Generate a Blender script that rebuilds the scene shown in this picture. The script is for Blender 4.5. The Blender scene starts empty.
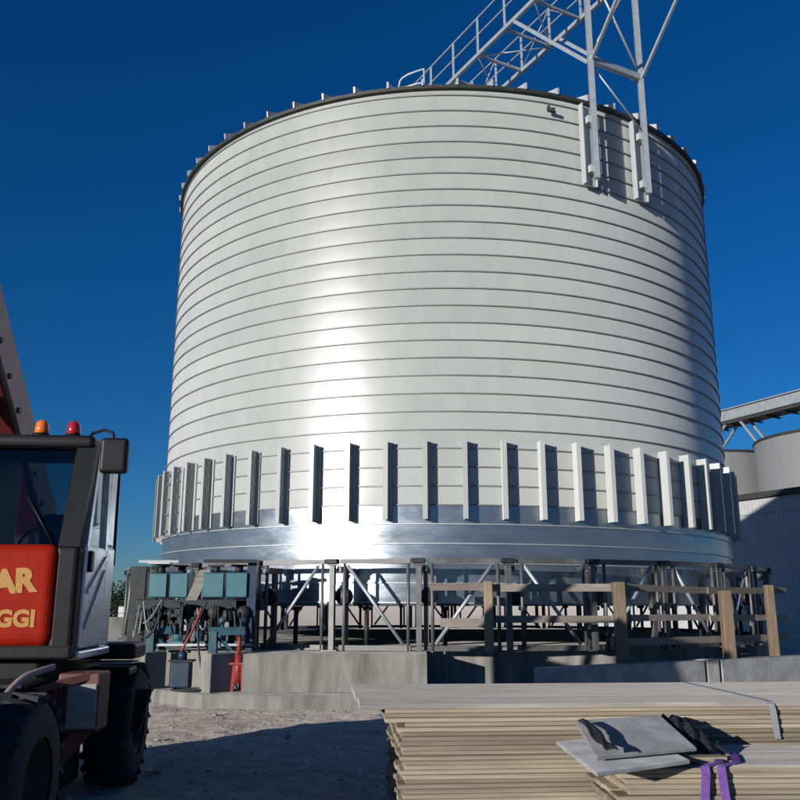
import bpy, bmesh, math, random
from mathutils import Vector, Matrix
random.seed(7)
R_ = math.radians
S = bpy.context.scene
COL = S.collection

# ------------------------------------------------------------------ camera, sky, sun, exposure
EYE = 1.6
PITCH = R_(13.4)
FOC = 860.0                     # focal length in pixels of an 800 px picture
cd = bpy.data.cameras.new('camera'); cam = bpy.data.objects.new('camera', cd); COL.objects.link(cam)
cam.location = (0, 0, EYE); cam.rotation_euler = (R_(90) + PITCH, 0, 0)
cd.sensor_width = 36; cd.lens = FOC / 800 * 36; cd.clip_end = 3000; cd.clip_start = .05
S.camera = cam
SUN_AZ, SUN_EL = 41.5, 9.8     # sun stands behind the camera, to the left
W = bpy.data.worlds.new('World'); S.world = W; W.use_nodes = True
nt = W.node_tree
sky = nt.nodes.new('ShaderNodeTexSky'); sky.sky_type = 'NISHITA'; sky.sun_disc = False
sky.sun_elevation = R_(SUN_EL); sky.sun_rotation = R_(180 + SUN_AZ)
sky.altitude = 400; sky.air_density = 1.0; sky.dust_density = 0.2; sky.ozone_density = 6.5
bg = nt.nodes['Background']; bg.inputs['Strength'].default_value = 0.086
hsv = nt.nodes.new('ShaderNodeHueSaturation'); hsv.inputs['Saturation'].default_value = 1.09; hsv.inputs['Hue'].default_value = .505
nt.links.new(sky.outputs[0], hsv.inputs['Color']); nt.links.new(hsv.outputs[0], bg.inputs[0])
sl = bpy.data.lights.new('sun', 'SUN'); sun = bpy.data.objects.new('sun', sl); COL.objects.link(sun)
sl.energy = 4.7; sl.angle = R_(0.5); sl.color = (1.0, .96, .91)
a, e = R_(SUN_AZ), R_(SUN_EL)
SUNV = Vector((-math.sin(a) * math.cos(e), -math.cos(a) * math.cos(e), math.sin(e)))
sun.rotation_euler = SUNV.to_track_quat('Z', 'Y').to_euler(); sun.location = (-20, -20, 20)
S.view_settings.view_transform = 'Standard'; S.view_settings.look = 'None'
S.view_settings.exposure = 0.1; S.view_settings.gamma = 1
S.render.resolution_x = S.render.resolution_y = 1024

def px(x, y, Y):
    """point at forward distance Y seen at pixel x, y of the 800 px picture"""
    u = 400 - y
    r = Vector((x - 400, FOC * math.cos(PITCH) - u * math.sin(PITCH), u * math.cos(PITCH) + FOC * math.sin(PITCH)))
    return r * (Y / r.y) + Vector((0, 0, EYE))

# ------------------------------------------------------------------ materials
MATS = {}
def mat(name, col, rough=.6, metal=0., var=.15, scale=4., bump=0., bscale=40., spec=.5, coat=0., stretch=(1, 1, 1), col2=None, rvar=0., obj_rand=False, trans=0., distort=0., drough=0., orange=(.72, 1.2)):
    m = bpy.data.materials.new(name); m.use_nodes = True; n = m.node_tree; L = n.links
    p = n.nodes['Principled BSDF']
    p.inputs['Roughness'].default_value = rough; p.inputs['Metallic'].default_value = metal
    p.inputs['Specular IOR Level'].default_value = spec; p.inputs['Coat Weight'].default_value = coat
    p.inputs['Coat Roughness'].default_value = .15
    p.inputs['Transmission Weight'].default_value = trans; p.inputs['Diffuse Roughness'].default_value = drough
    tc = n.nodes.new('ShaderNodeTexCoord'); mp = n.nodes.new('ShaderNodeMapping'); mp.inputs['Scale'].default_value = stretch
    src = tc.outputs['Object']
    if obj_rand:
        oi = n.nodes.new('ShaderNodeObjectInfo'); va = n.nodes.new('ShaderNodeVectorMath'); va.operation = 'SCALE'
        cb = n.nodes.new('ShaderNodeCombineXYZ')
        for k in range(3): L.new(oi.outputs['Random'], cb.inputs[k])
        L.new(cb.outputs[0], va.inputs[0]); va.inputs['Scale'].default_value = 37.
        ad = n.nodes.new('ShaderNodeVectorMath'); L.new(src, ad.inputs[0]); L.new(va.outputs[0], ad.inputs[1]); src = ad.outputs[0]
    L.new(src, mp.inputs[0])
    nz = n.nodes.new('ShaderNodeTexNoise'); nz.inputs['Scale'].default_value = scale; nz.inputs['Detail'].default_value = 8; nz.inputs['Roughness'].default_value = .65
    nz.inputs['Distortion'].default_value = distort
    L.new(mp.outputs[0], nz.inputs['Vector'])
    cr = n.nodes.new('ShaderNodeValToRGB'); cr.color_ramp.elements[0].position = .3; cr.color_ramp.elements[1].position = .7
    c2 = col2 or tuple(min(1, c * (1 + var)) for c in col); c1 = col if col2 else tuple(c * (1 - var) for c in col)
    cr.color_ramp.elements[0].color = (*c1, 1); cr.color_ramp.elements[1].color = (*c2, 1)
    L.new(nz.outputs['Fac'], cr.inputs[0])
    out = cr.outputs[0]
    if obj_rand:
        hs = n.nodes.new('ShaderNodeHueSaturation'); mr = n.nodes.new('ShaderNodeMapRange')
        mr.inputs['To Min'].default_value = orange[0]; mr.inputs['To Max'].default_value = orange[1]
        L.new(oi.outputs['Random'], mr.inputs['Value']); L.new(mr.outputs[0], hs.inputs['Value']); L.new(out, hs.inputs['Color']); out = hs.outputs[0]
    L.new(out, p.inputs['Base Color'])
    if rvar:
        mr2 = n.nodes.new('ShaderNodeMapRange'); mr2.inputs['To Min'].default_value = max(.02, rough - rvar); mr2.inputs['To Max'].default_value = rough + rvar
        mr2.inputs['From Min'].default_value = .3; mr2.inputs['From Max'].default_value = .7
        L.new(nz.outputs['Fac'], mr2.inputs['Value']); L.new(mr2.outputs[0], p.inputs['Roughness'])
    if bump:
        nb = n.nodes.new('ShaderNodeTexNoise'); nb.inputs['Scale'].default_value = bscale; nb.inputs['Detail'].default_value = 6
        L.new(mp.outputs[0], nb.inputs['Vector'])
        b = n.nodes.new('ShaderNodeBump'); b.inputs['Strength'].default_value = bump; b.inputs['Distance'].default_value = .02
        L.new(nb.outputs['Fac'], b.inputs['Height']); L.new(b.outputs[0], p.inputs['Normal'])
    MATS[name] = m
    return m

mat('silo_paint', (.49, .50, .475), .37, 0, .045, 2.2, .05, .7, .5, .08, (1, 1, .22), rvar=.05, drough=1., obj_rand=True, orange=(.955, 1.035))
mat('galvanised', (.30, .335, .37), .30, .82, .14, 1.3, .012, 1.5, .5, 0, (1, 1, 3), rvar=.08)
mat('fold_edge_shaded', (.22, .225, .22), .55, .3, .15, 3)  # darkened grey: the shadow line along each fold is put into the colour
mat('rim_steel', (.05, .05, .045), .6, .4, .2, 3)
mat('zinc_steel', (.40, .435, .45), .5, .45, .15, 6, .05, 30)
mat('white_steel', (.45, .47, .47), .4, .1, .06, 4)
mat('roof_sheet', (.5, .53, .55), .4, .7, .1, 2)
mat('scaffold_steel', (.15, .145, .14), .55, .5, .3, 5, .1, 40, rvar=.1)
mat('roller_black', (.02, .02, .022), .5, .2, .3, 8)
mat('concrete', (.28, .265, .24), .9, 0, .5, 1.6, .4, 30, .3, 0, (1.6, 1.6, .35), drough=1.)
mat('concrete_dark', (.36, .35, .325), .9, 0, .3, 3., .5, 30, .3)
mat('timber', (.355, .295, .215), .8, 0, .35, 3., .35, 60, .2, 0, (.35, 5, 14), obj_rand=True, orange=(.55, 1.2))
mat('timber_grey', (.36, .335, .295), .85, 0, .3, 3., .3, 50, .2, 0, (.5, 6, 6), obj_rand=True, drough=1., orange=(.85, 1.15))
mat('fence_wood', (.26, .195, .13), .8, 0, .25, 3., .3, 40, .2, 0, (4, 4, .8), obj_rand=True)
mat('fence_rail', (.22, .19, .16), .85, 0, .25, 3., .3, 40, .2, 0, (.6, 4, 6), obj_rand=True)
mat('plywood', (.20, .20, .205), .7, 0, .3, 5, .15, 30, .3, obj_rand=True, drough=1.)
mat('purple_web', (.16, .07, .30), .8, 0, .25, 20, .3, 120)
mat('black_web', (.02, .02, .025), .9, 0, .3, 20, .3, 120)
mat('red_paint', (.29, .013, .004), .6, 0, .18, 3, .0, 30, .1, 0)
mat('red_faded', (.15, .055, .048), .6, 0, .25, 6, .1, 30)
mat('red_dark', (.10, .012, .012), .5, 0, .3, 5, .1, 30)
mat('black_plastic', (.009, .009, .010), .5, 0, .3, 8, .02, 60, .25)
mat('tyre', (.022, .022, .024), .85, 0, .4, 6, .3, 30)
mat('silver', (.58, .61, .62), .3, .35, .12, 5, .04, 10, rvar=.08)
mat('boom_grey', (.34, .25, .23), .55, .2, .2, 4, .1, 30)
mat('yellow_print', (.42, .20, .025), .5, 0, .1, 10)
mat('cab_glass', (.38, .44, .45), .02, 0, .05, 2, 0, 1, .5, trans=1.)
mat('amber', (.75, .16, .02), .2, 0, .1, 5, 0, 1, .5, .5)
mat('red_lens', (.35, .015, .02), .2, 0, .1, 5, 0, 1, .5, .5)
mat('teal_panel', (.04, .145, .175), .5, 0, .15, 6, .05, 20)
mat('teal_dark', (.02, .075, .10), .5, .1, .3, 6, .1, 20)
mat('navy_paint', (.012, .03, .06), .5, .1, .3, 6, .1, 20)
mat('machine_dark', (.022, .026, .027), .6, .3, .5, 9, .2, 30)
mat('hose', (.02, .02, .02), .6, 0, .2, 20)
mat('hose_grey', (.22, .23, .22), .6, 0, .2, 20)
mat('jack_red', (.26, .025, .02), .5, 0, .2, 8)
mat('far_silo', (.21, .21, .208), .75, .1, .14, .6, 0, 1, .3, 0, (1, 1, .15))
mat('clad_wall', (.42, .42, .41), .7, .1, .08, .8, 0, 1, .3, 0, (1, 1, .3))
mat('gantry_steel', (.30, .33, .34), .6, .4, .2, 3)
mat('leaf', (.035, .055, .022), .7, 0, .4, 3, obj_rand=True)
mat('bark', (.09, .07, .05), .9, 0, .3, 8)
mat('pale_block', (.55, .55, .56), .8, 0, .15, 8)
mat('stone', (.36, .315, .265), .9, 0, .35, 6, .4, 30, .3)

def ground_mat():
    m = bpy.data.materials.new('dirt'); m.use_nodes = True; n = m.node_tree; L = n.links; p = n.nodes['Principled BSDF']
    p.inputs['Diffuse Roughness'].default_value = 1.; p.inputs['Roughness'].default_value = .95; p.inputs['Specular IOR Level'].default_value = .2
    tc = n.nodes.new('ShaderNodeTexCoord')
    def noise(s, d=8, r=.6):
        q = n.nodes.new('ShaderNodeTexNoise'); q.inputs['Scale'].default_value = s; q.inputs['Detail'].default_value = d; q.inputs['Roughness'].default_value = r
        L.new(tc.outputs['Object'], q.inputs['Vector']); return q
    big, mid, fine = noise(.35), noise(3.5), noise(40)
    cr = n.nodes.new('ShaderNodeValToRGB'); cr.color_ramp.elements[0].position = .35; cr.color_ramp.elements[1].position = .68
    cr.color_ramp.elements[0].color = (.43, .375, .32, 1); cr.color_ramp.elements[1].color = (.58, .52, .455, 1)
    L.new(big.outputs['Fac'], cr.inputs[0])
    cr2 = n.nodes.new('ShaderNodeValToRGB'); cr2.color_ramp.elements[0].position = .3; cr2.color_ramp.elements[1].position = .72
    cr2.color_ramp.elements[0].color = (.55, .54, .52, 1); cr2.color_ramp.elements[1].color = (1.25, 1.22, 1.2, 1)
    L.new(mid.outputs['Fac'], cr2.inputs[0])
    mx = n.nodes.new('ShaderNodeMix'); mx.data_type = 'RGBA'; mx.blend_type = 'MULTIPLY'; mx.inputs[0].default_value = .8
    L.new(cr.outputs[0], mx.inputs[6]); L.new(cr2.outputs[0], mx.inputs[7]); L.new(mx.outputs[2], p.inputs['Base Color'])
    ad = n.nodes.new('ShaderNodeMath'); ad.operation = 'MULTIPLY_ADD'; ad.inputs[1].default_value = .25
    L.new(fine.outputs['Fac'], ad.inputs[0]); L.new(mid.outputs['Fac'], ad.inputs[2])
    b = n.nodes.new('ShaderNodeBump'); b.inputs['Strength'].default_value = .9; b.inputs['Distance'].default_value = .06
    L.new(ad.outputs[0], b.inputs['Height']); L.new(b.outputs[0], p.inputs['Normal'])
    MATS['dirt'] = m
ground_mat()

# ------------------------------------------------------------------ mesh helpers
class MB:
    """collects shapes in world coordinates; build() links them as one mesh object"""
    def __init__(s, M=None): s.v = []; s.f = []; s.sm = []; s.M = M
    def add(s, vs, fs, smooth=False):
        o = len(s.v)
        for q in vs:
            q = Vector(q); s.v.append(s.M @ q if s.M else q)
        for q in fs: s.f.append([i + o for i in q]); s.sm.append(smooth)
        return s
    def box(s, x0, x1, y0, y1, z0, z1):
        vs = [(x, y, z) for z in (z0, z1) for y in (y0, y1) for x in (x0, x1)]
        return s.add(vs, [(0, 2, 3, 1), (4, 5, 7, 6), (0, 1, 5, 4), (2, 6, 7, 3), (0, 4, 6, 2), (1, 3, 7, 5)])
    def bbox(s, x0, x1, y0, y1, z0, z1, r=.02, seg=2):
        bm = bmesh.new(); bmesh.ops.create_cube(bm, size=1)
        for v in bm.verts:
            v.co = Vector(((x0 + x1) / 2 + v.co.x * (x1 - x0), (y0 + y1) / 2 + v.co.y * (y1 - y0), (z0 + z1) / 2 + v.co.z * (z1 - z0)))
        bmesh.ops.bevel(bm, geom=list(bm.edges), offset=r, segments=seg, affect='EDGES', profile=.5)
        bm.verts.ensure_lookup_table()
        s.add([v.co.copy() for v in bm.verts], [[v.index for v in f.verts] for f in bm.faces]); bm.free(); return s
    def beam(s, p, q, w, h, up=(0, 0, 1)):
        p, q = Vector(p), Vector(q); d = (q - p).normalized(); u = Vector(up)
        if abs(d.dot(u)) > .98: u = Vector((0, 1, 0))
        a = d.cross(u).normalized(); b = a.cross(d).normalized()
        vs = []
        for c in (p, q):
            for i, j in ((-1, -1), (1, -1), (1, 1), (-1, 1)): vs.append(c + a * (i * w / 2) + b * (j * h / 2))
        return s.add(vs, [(3, 2, 1, 0), (4, 5, 6, 7), (0, 1, 5, 4), (1, 2, 6, 5), (2, 3, 7, 6), (3, 0, 4, 7)])
    def tube(s, p, q, r, n=8, r2=None):
        p, q = Vector(p), Vector(q); d = (q - p).normalized(); u = Vector((0, 0, 1)) if abs(d.z) < .9 else Vector((1, 0, 0))
        a = d.cross(u).normalized(); b = a.cross(d); r2 = r if r2 is None else r2
        vs = []
        for c, rr in ((p, r), (q, r2)):
            for k in range(n): t = 2 * math.pi * k / n; vs.append(c + (a * math.cos(t) + b * math.sin(t)) * rr)
        o = [[k, (k + 1) % n, n + (k + 1) % n, n + k] for k in range(n)]
        s.add(vs, o, True); k0 = len(s.v) - 2 * n
        s.f.append([k0 + k for k in range(n)][::-1]); s.sm.append(False); s.f.append([k0 + n + k for k in range(n)]); s.sm.append(False)
        return s
    def path(s, pts, r, n=7):
        pts = [Vector(p) for p in pts]
        vs = []; m = len(pts); a = None
        for i in range(m):
            d = (pts[min(m - 1, i + 1)] - pts[max(0, i - 1)]).normalized()
            if a is None: a = d.orthogonal().normalized()
            a = (a - d * a.dot(d)).normalized(); b = d.cross(a)
            for k in range(n): t = 2 * math.pi * k / n; vs.append(pts[i] + (a * math.cos(t) + b * math.sin(t)) * r)
        s.add(vs, [[i * n + k, i * n + (k + 1) % n, (i + 1) * n + (k + 1) % n, (i + 1) * n + k] for i in range(m - 1) for k in range(n)], True)
        return s.add([vs[k] for k in range(n)] + [vs[(m - 1) * n + k] for k in range(n)], [list(range(n))[::-1], list(range(n, 2 * n))])
    def prism(s, poly, z0, z1):
        n = len(poly); vs = [(x, y, z0) for x, y in poly] + [(x, y, z1) for x, y in poly]
        return s.add(vs, [list(range(n))[::-1], list(range(n, 2 * n))] + [[i, (i + 1) % n, n + (i + 1) % n, n + i] for i in range(n)])
    def plate(s, quad, t):
        """a four cornered plate of thickness t behind its face"""
        q = [Vector(c) for c in quad]; nrm = (q[1] - q[0]).cross(q[2] - q[0]).normalized() * t
        vs = q + [c - nrm for c in q]; n = len(q)
        return s.add(vs, [list(range(n)), list(range(n, 2 * n))[::-1]] + [[i, n + i, n + (i + 1) % n, (i + 1) % n] for i in range(n)])
    def lathe(s, prof, c, n=24, axis='Z'):
        vs = []
        for (r, h) in prof:
            for k in range(n):
                t = 2 * math.pi * k / n; x, y = r * math.cos(t), r * math.sin(t)
                vs.append(Vector(c) + (Vector((x, y, h)) if axis == 'Z' else Vector((h, x, y)) if axis == 'X' else Vector((x, h, y))))
        m = len(prof)
        s.add(vs, [[i * n + k, i * n + (k + 1) % n, (i + 1) * n + (k + 1) % n, (i + 1) * n + k] for i in range(m - 1) for k in range(n)], True)
        return s
    def build(s, name, m, parent=None, origin=None, data_only=False):
        me = bpy.data.meshes.new(name)
        o = Vector(origin) if origin else Vector((0, 0, 0))
        root = parent
        off = Vector((0, 0, 0))
        while root is not None: off += root.location; root = root.parent
        me.from_pydata([tuple(v - off - o) for v in s.v], [], s.f); me.update()
        bm = bmesh.new(); bm.from_mesh(me); bmesh.ops.recalc_face_normals(bm, faces=bm.faces); bm.to_mesh(me); bm.free()
        me.polygons.foreach_set('use_smooth', s.sm)
        me.materials.append(MATS[m] if isinstance(m, str) else m)
        ob = bpy.data.objects.new(name, me); COL.objects.link(ob); ob.parent = parent; ob.location = o
        return ob

def tag(o, label, cat, group=None):
    o['label'] = label; o['category'] = cat
    if group: o['group'] = group
    return o
def struct(o, label=None):
    o['kind'] = 'structure'
    if label: o['label'] = label
    return o
def thing(name, loc, label, cat, group=None):
    o = bpy.data.objects.new(name, None); COL.objects.link(o); o.location = loc; o.empty_display_size = .3
    return tag(o, label, cat, group)
def copy(o, parent, loc=None, rot=None):
    c = o.copy(); COL.objects.link(c); c.parent = parent
    if loc is not None: c.location = loc
    if rot is not None: c.rotation_euler = rot
    return c

# ------------------------------------------------------------------ ground
def build_ground():
    n = 90; vs = []; fs = []
    xs = [-14 + 28 * i / n for i in range(n + 1)]; ys = [1 + 26 * j / n for j in range(n + 1)]
    import mathutils
    xs = [-600, -150, -40, -20] + xs + [20, 40, 150, 600]; ys = [-200, -40, -8] + ys + [34, 60, 150, 400, 1200]
    for y in ys:
        for x in xs:
            z = 0
            if -14 < x < 14 and 1 < y < 27:
                z = .045 * mathutils.noise.noise((x * .9, y * .9, 0)) + .02 * mathutils.noise.noise((x * 4, y * 4, 3)) - .02
                for q0 in (-7.2, -6.1, -2.6):
                    dd = (x * .9 - y * .43 - q0 + .15 * math.sin(y * .8)); z -= .035 * math.exp(-(dd / .16) ** 2) - .018 * math.exp(-((abs(dd) - .26) / .1) ** 2)
            vs.append((x, y, z))
    w = len(xs)
    for j in range(len(ys) - 1):
        for i in range(w - 1): fs.append((j * w + i, j * w + i + 1, (j + 1) * w + i + 1, (j + 1) * w + i))
    b = MB(); b.add(vs, fs, True)
    struct(b.build('ground', 'dirt'))
    # loose stones
    st = MB()
    ico = bmesh.new(); bmesh.ops.create_icosphere(ico, subdivisions=1, radius=1)
    iv = [v.co.copy() for v in ico.verts]; iff = [[v.index for v in f.verts] for f in ico.faces]; ico.free()
    for k in range(5200):
        y = random.uniform(6.5, 17); x = random.uniform(-.46 * y, .1 * y + .2)
        r = random.choice((.006, .007, .009, .011, .014)) * random.uniform(.7, 1.4)
        if random.random() < .008: r = random.uniform(.025, .05)
        sx, sy, sz = random.uniform(.8, 1.4), random.uniform(.8, 1.4), random.uniform(.5, .9); rz = random.random() * 6.28
        c, s_ = math.cos(rz), math.sin(rz)
        z = .045 * mathutils.noise.noise((x * .9, y * .9, 0)) + .02 * mathutils.noise.noise((x * 4, y * 4, 3)) - .02
        vv = []
        for q in iv:
            j = random.uniform(.75, 1.2); a_, b_ = q.x * sx * r * j, q.y * sy * r * j
            vv.append((x + a_ * c - b_ * s_, y + a_ * s_ + b_ * c, z + q.z * sz * r * j + r * .15))
        st.add(vv, iff)
    g = st.build('loose_stones', 'stone'); g['kind'] = 'stuff'; g['label'] = 'loose stones and rubble scattered over the brown dirt yard'
build_ground()

# ------------------------------------------------------------------ foundation
SLAB = .80
foot = [(-9.6, 23), (-8.6, 19.6), (-6.9, 17.6), (-4.85, 16.1), (-3.2, 14.62), (-2.2, 14.38), (.9, 14.38), (.9, 15.6), (4.6, 15.9), (8.2, 18.6), (10.2, 22), (10.2, 26), (8, 31), (-6, 31), (-9.6, 27)]
b = MB(); b.prism(foot, -.3, .19)
tag(b.build('footing', 'concrete'), 'low pale concrete footing ledge running round the raised foundation', 'footing')
slab = [(-9.0, 23), (-8.0, 19.9), (-6.3, 17.9), (-4.6, 16.35), (-2.62, 15.55), (-2.62, 14.95), (.45, 14.95), (.45, 16.1), (4.2, 16.35), (7.6, 19.0), (9.4, 22.2), (9.4, 26), (7.4, 30.2), (-5.6, 30.2), (-9.0, 27)]
F = thing('foundation', (0, 22, .19), 'raised round grey concrete foundation slab under the big white silo', 'foundation')
b = MB(); b.prism(slab, .193, SLAB); b.build('slab', 'concrete', F)
# kerb blocks on the right (receding)
def block(p, q, w, z0, z1, name, label, m='concrete_dark', group=None):
    p, q = Vector(p), Vector(q); d = (q - p).normalized(); nrm = Vector((-d.y, d.x))
    poly = [p, q, q + nrm * w, p + nrm * w]
    b = MB(); b.prism([(v.x, v.y) for v in poly], z0, z1)
    o = b.build(name, m)
    bv = o.modifiers.new('bevel', 'BEVEL'); bv.width = .015; bv.segments = 2
    return tag(o, label, 'wall', group)
block((2.25, 13.75), (5.3, 15.6), .32, -.1, .655, 'kerb_wall', 'long low concrete kerb wall behind the timber, left of the joint', group='kerb walls behind the timber')
block((5.36, 15.64), (5.62, 15.80), .34, -.1, .66, 'concrete_pillar', 'short pale concrete block filling the joint between the kerb walls', 'concrete')
block((5.68, 15.84), (9.4, 18.1), .32, -.1, .655, 'kerb_wall', 'low concrete kerb wall at the right edge, right of the joint', group='kerb walls behind the timber')

# ------------------------------------------------------------------ silo
CX, CY = 1.161, 23.822
RS = 7.40
ZB, ZT = 1.58, 12.36
PITCHZ = .3654
def cyl(phi, r, z):      # phi = 0 faces the camera axis, positive to the right
    return Vector((CX + r * math.sin(phi), CY - r * math.cos(phi), z))
SILO = thing('grain_silo', (CX, CY, SLAB), 'huge white cylindrical steel silo with horizontal seams and a shiny unpainted base', 'silo')
NS = 192
def make_silo():
    z_first = 1.998 - PITCHZ
    k = 0
    bands = []
    for k in range(-1, 31):
        zz = lambda ph, t: z_first + PITCHZ * (k + t - ph / (2 * math.pi))
        if zz(-math.pi, 1) <= ZB + .02 or zz(math.pi, 0) >= ZT: continue
        vs = []; fs = []
        prof = [(0, .009), (.25, .0112), (.5, .012), (.75, .0112), (1, .009)]
        M = len(prof)
        for i in range(NS + 1):
            ph = -math.pi + 2 * math.pi * i / NS
            for t, dr in prof:
                vs.append(cyl(ph, RS - .012 + dr, min(ZT, max(ZB, zz(ph, t)))))
        for i in range(NS):
            for j in range(M - 1): fs.append((i * M + j, (i + 1) * M + j, (i + 1) * M + j + 1, i * M + j + 1))
        b = MB(); b.add(vs, fs, True)
        z_mid = zz(0, .5)
        o = b.build('wall_band', 'galvanised' if z_mid < 3.46 else 'silo_paint', SILO)
        # fold seam at the band's upper edge
        vs = []; fs = []
        zt = zz(math.pi, 1), zz(-math.pi, 1)
        if max(zt) > ZB + .03 and min(zt) < ZT - .02:
            for i in range(NS + 1):
                ph = -math.pi + 2 * math.pi * i / NS; z = zz(ph, 1)
                z = min(ZT - .015, max(ZB + .02, z))
                for r, dz in ((RS - .02, -.013), (RS + .026, -.013), (RS + .026, .010), (RS - .02, .010)): vs.append(cyl(ph, r, z + dz))
            for i in range(NS):
                for j in range(4): fs.append((i * 4 + j, (i + 1) * 4 + j, (i + 1) * 4 + (j + 1) % 4, i * 4 + (j + 1) % 4))
            s = MB(); s.add(vs, fs); s.build('fold_seam', 'zinc_steel' if z_mid < 3.1 else 'fold_edge_shaded', o)
    # inner liner so the shell is closed, dark rim, roof
    def ring(name, prof, m, smooth=True):
        vs = []; fs = []; M = len(prof)
        for i in range(NS):
            ph = 2 * math.pi * i / NS
            for r, z in prof: vs.append(cyl(ph, r, z))
        for i in range(NS):
            for j in range(M): fs.append((i * M + j, ((i + 1) % NS) * M + j, ((i + 1) % NS) * M + (j + 1) % M, i * M + (j + 1) % M))
        b = MB(); b.add(vs, fs, False); return b.build(name, m, SILO)
    ring('inner_wall', [(RS - .06, ZB), (RS - .03, ZB), (RS - .03, ZT), (RS - .06, ZT)], 'galvanised')
    ring('rim_flange', [(RS - .05, ZT - .01), (RS + .09, ZT), (RS + .09, ZT + .075), (RS - .05, ZT + .085)], 'rim_steel')
    ZA = 15.55
    roof = MB(); vs = [cyl(0, 0, ZA)]; n = 63
    for i in range(n): vs.append(cyl(2 * math.pi * (i + .5) / n, RS + .07, ZT + .09))
    for i in range(n): vs.append(cyl(2 * math.pi * (i + .5) / n, RS + .07, ZT + .065))
    fs = [(0, 1 + i, 1 + (i + 1) % n) for i in range(n)] + [(1 + i, 1 + n + i, 1 + n + (i + 1) % n, 1 + (i + 1) % n) for i in range(n)] + [[1 + n + i for i in range(n)]]
    roof.add(vs, fs); rf = roof.build('roof', 'roof_sheet', SILO)
    cap = MB(); cap.lathe([(.0, 15.7), (.7, 15.65), (.75, 15.3), (.75, 15.15)], (CX, CY, 0), 24); cap.build('roof_cap', 'roof_sheet', SILO)
    # roof ribs, ends standing up over the rim
    first = None
    for i in range(63):
        ph = R_(.5) + 2 * math.pi * i / 63
        if first is None:
            rb = MB(); t = .02
            pr = [(RS + .12, .0), (RS + .14, .14), (RS - .25, .29), (1.2, 2.83), (1.2, 2.6), (RS - .2, .08)]
            vs = [(sx * t, -r, z) for sx in (-1, 1) for r, z in pr]; m = len(pr)
            rb.add(vs, [list(range(m)), list(range(m, 2 * m))[::-1]] + [[j, (j + 1) % m, m + (j + 1) % m, m + j] for j in range(m)])
            first = rb.build('roof_rib', 'white_steel'); first.parent = SILO; o = first
        else: o = copy(first, SILO)
        o.location = (0, 0, ZT + .05 - SLAB); o.rotation_euler = (0, 0, ph)
    # stiffener fins round the base
    first = None
    for i in range(63):
        ph = R_(.5) + 2 * math.pi * i / 63
        if first is None:
            fb = MB(); z0, z1 = 3.17, 4.70
            # radial web, outer flange, inner foot
            fb.box(-.012, .012, -RS - .235, -RS - .01, z0, z1); fb.box(-.04, .055, -RS - .247, -RS - .235, z0, z1)
            fb.box(.012, .095, -RS - .034, -RS - .014, z0 + .02, z1 - .02)
            first = fb.build('stiffener', 'silo_paint'); first.parent = SILO; o = first
            bolt = None
        else:
            o = copy(first, SILO)
        if math.cos(ph) > .3:
            for zz_ in (3.28, 3.66, 4.02, 4.38, 4.60):
                if bolt is None:
                    bolt = MB().tube((.012, -RS - .14, 0), (.034, -RS - .14, 0), .026, 6).build('bolt', 'zinc_steel'); bo_ = bolt
                else: bo_ = copy(bolt, o)
                bo_.parent = o; bo_.location = (0, 0, zz_)
        o.location = (0, 0, -SLAB); o.rotation_euler = (0, 0, ph)
    lg = MB(); q = cyl(math.atan2(px(546, 107, 16.8).x - CX, CY - px(546, 107, 16.8).y), RS, 12.05)
    lg.box(q.x - .03, q.x + .03, q.y - .12, q.y, q.z - .03, q.z + .05); lg.box(q.x - .03, q.x + .13, q.y - .14, q.y - .09, q.z - .1, q.z - .02)
    lg.build('lifting_lug', 'rim_steel', SILO)
make_silo()

# ------------------------------------------------------------------ catwalk bridge with its trestle on the silo wall
BA = R_(28.5)
ud = Vector((math.sin(BA), -math.cos(BA), 0))      # outward along the bridge
vd = Vector((math.cos(BA), math.sin(BA), 0))       # to the right across it
def bp(s, t, z): return Vector((CX, CY, 0)) + ud * s + vd * t + Vector((0, 0, z))
ZC, HW = 16.1, .735
BR = thing('catwalk_bridge', bp(7.7, 0, 12.4), 'galvanised lattice catwalk bridge leading over the silo roof', 'bridge')
for sgn in (-1, 1):
    MB().beam(bp(-.6, sgn * HW, ZC), bp(16, sgn * HW, ZC), .085, .11).build('bottom_chord', 'zinc_steel', BR)
    MB().beam(bp(-.6, sgn * HW, ZC + 1.15), bp(16, sgn * HW, ZC + 1.15), .035, .035).build('top_rail', 'zinc_steel', BR)
    MB().beam(bp(-.6, sgn * HW, ZC + .62), bp(16, sgn * HW, ZC + .62), .03, .03).build('mid_rail', 'zinc_steel', BR)
    for i in range(14):
        s = -.4 + i * 1.25
        MB().beam(bp(s, sgn * HW, ZC + .06), bp(s, sgn * HW, ZC + 1.15), .055, .055).build('rail_post', 'zinc_steel', BR)
for i in range(13):
    s = -.4 + i * 1.25
    MB().beam(bp(s, -HW + .05, ZC), bp(s, HW - .05, ZC), .05, .07).build('cross_beam', 'gantry_steel', BR)
    if i % 2: MB().tube(bp(s, -HW, ZC - .03), bp(s + 1.25, HW, ZC - .03), .02, 6).build('lattice_brace', 'zinc_steel', BR)
    else: MB().tube(bp(s, HW, ZC - .03), bp(s + 1.25, -HW, ZC - .03), .02, 6).build('lattice_brace', 'zinc_steel', BR)
    z0_, z1_ = (.05, 1.12) if i % 2 else (1.12, .05)
    MB().tube(bp(s, HW, ZC + z0_), bp(s + 1.25, HW, ZC + z1_), .016, 6).build('side_brace', 'zinc_steel', BR)
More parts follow.
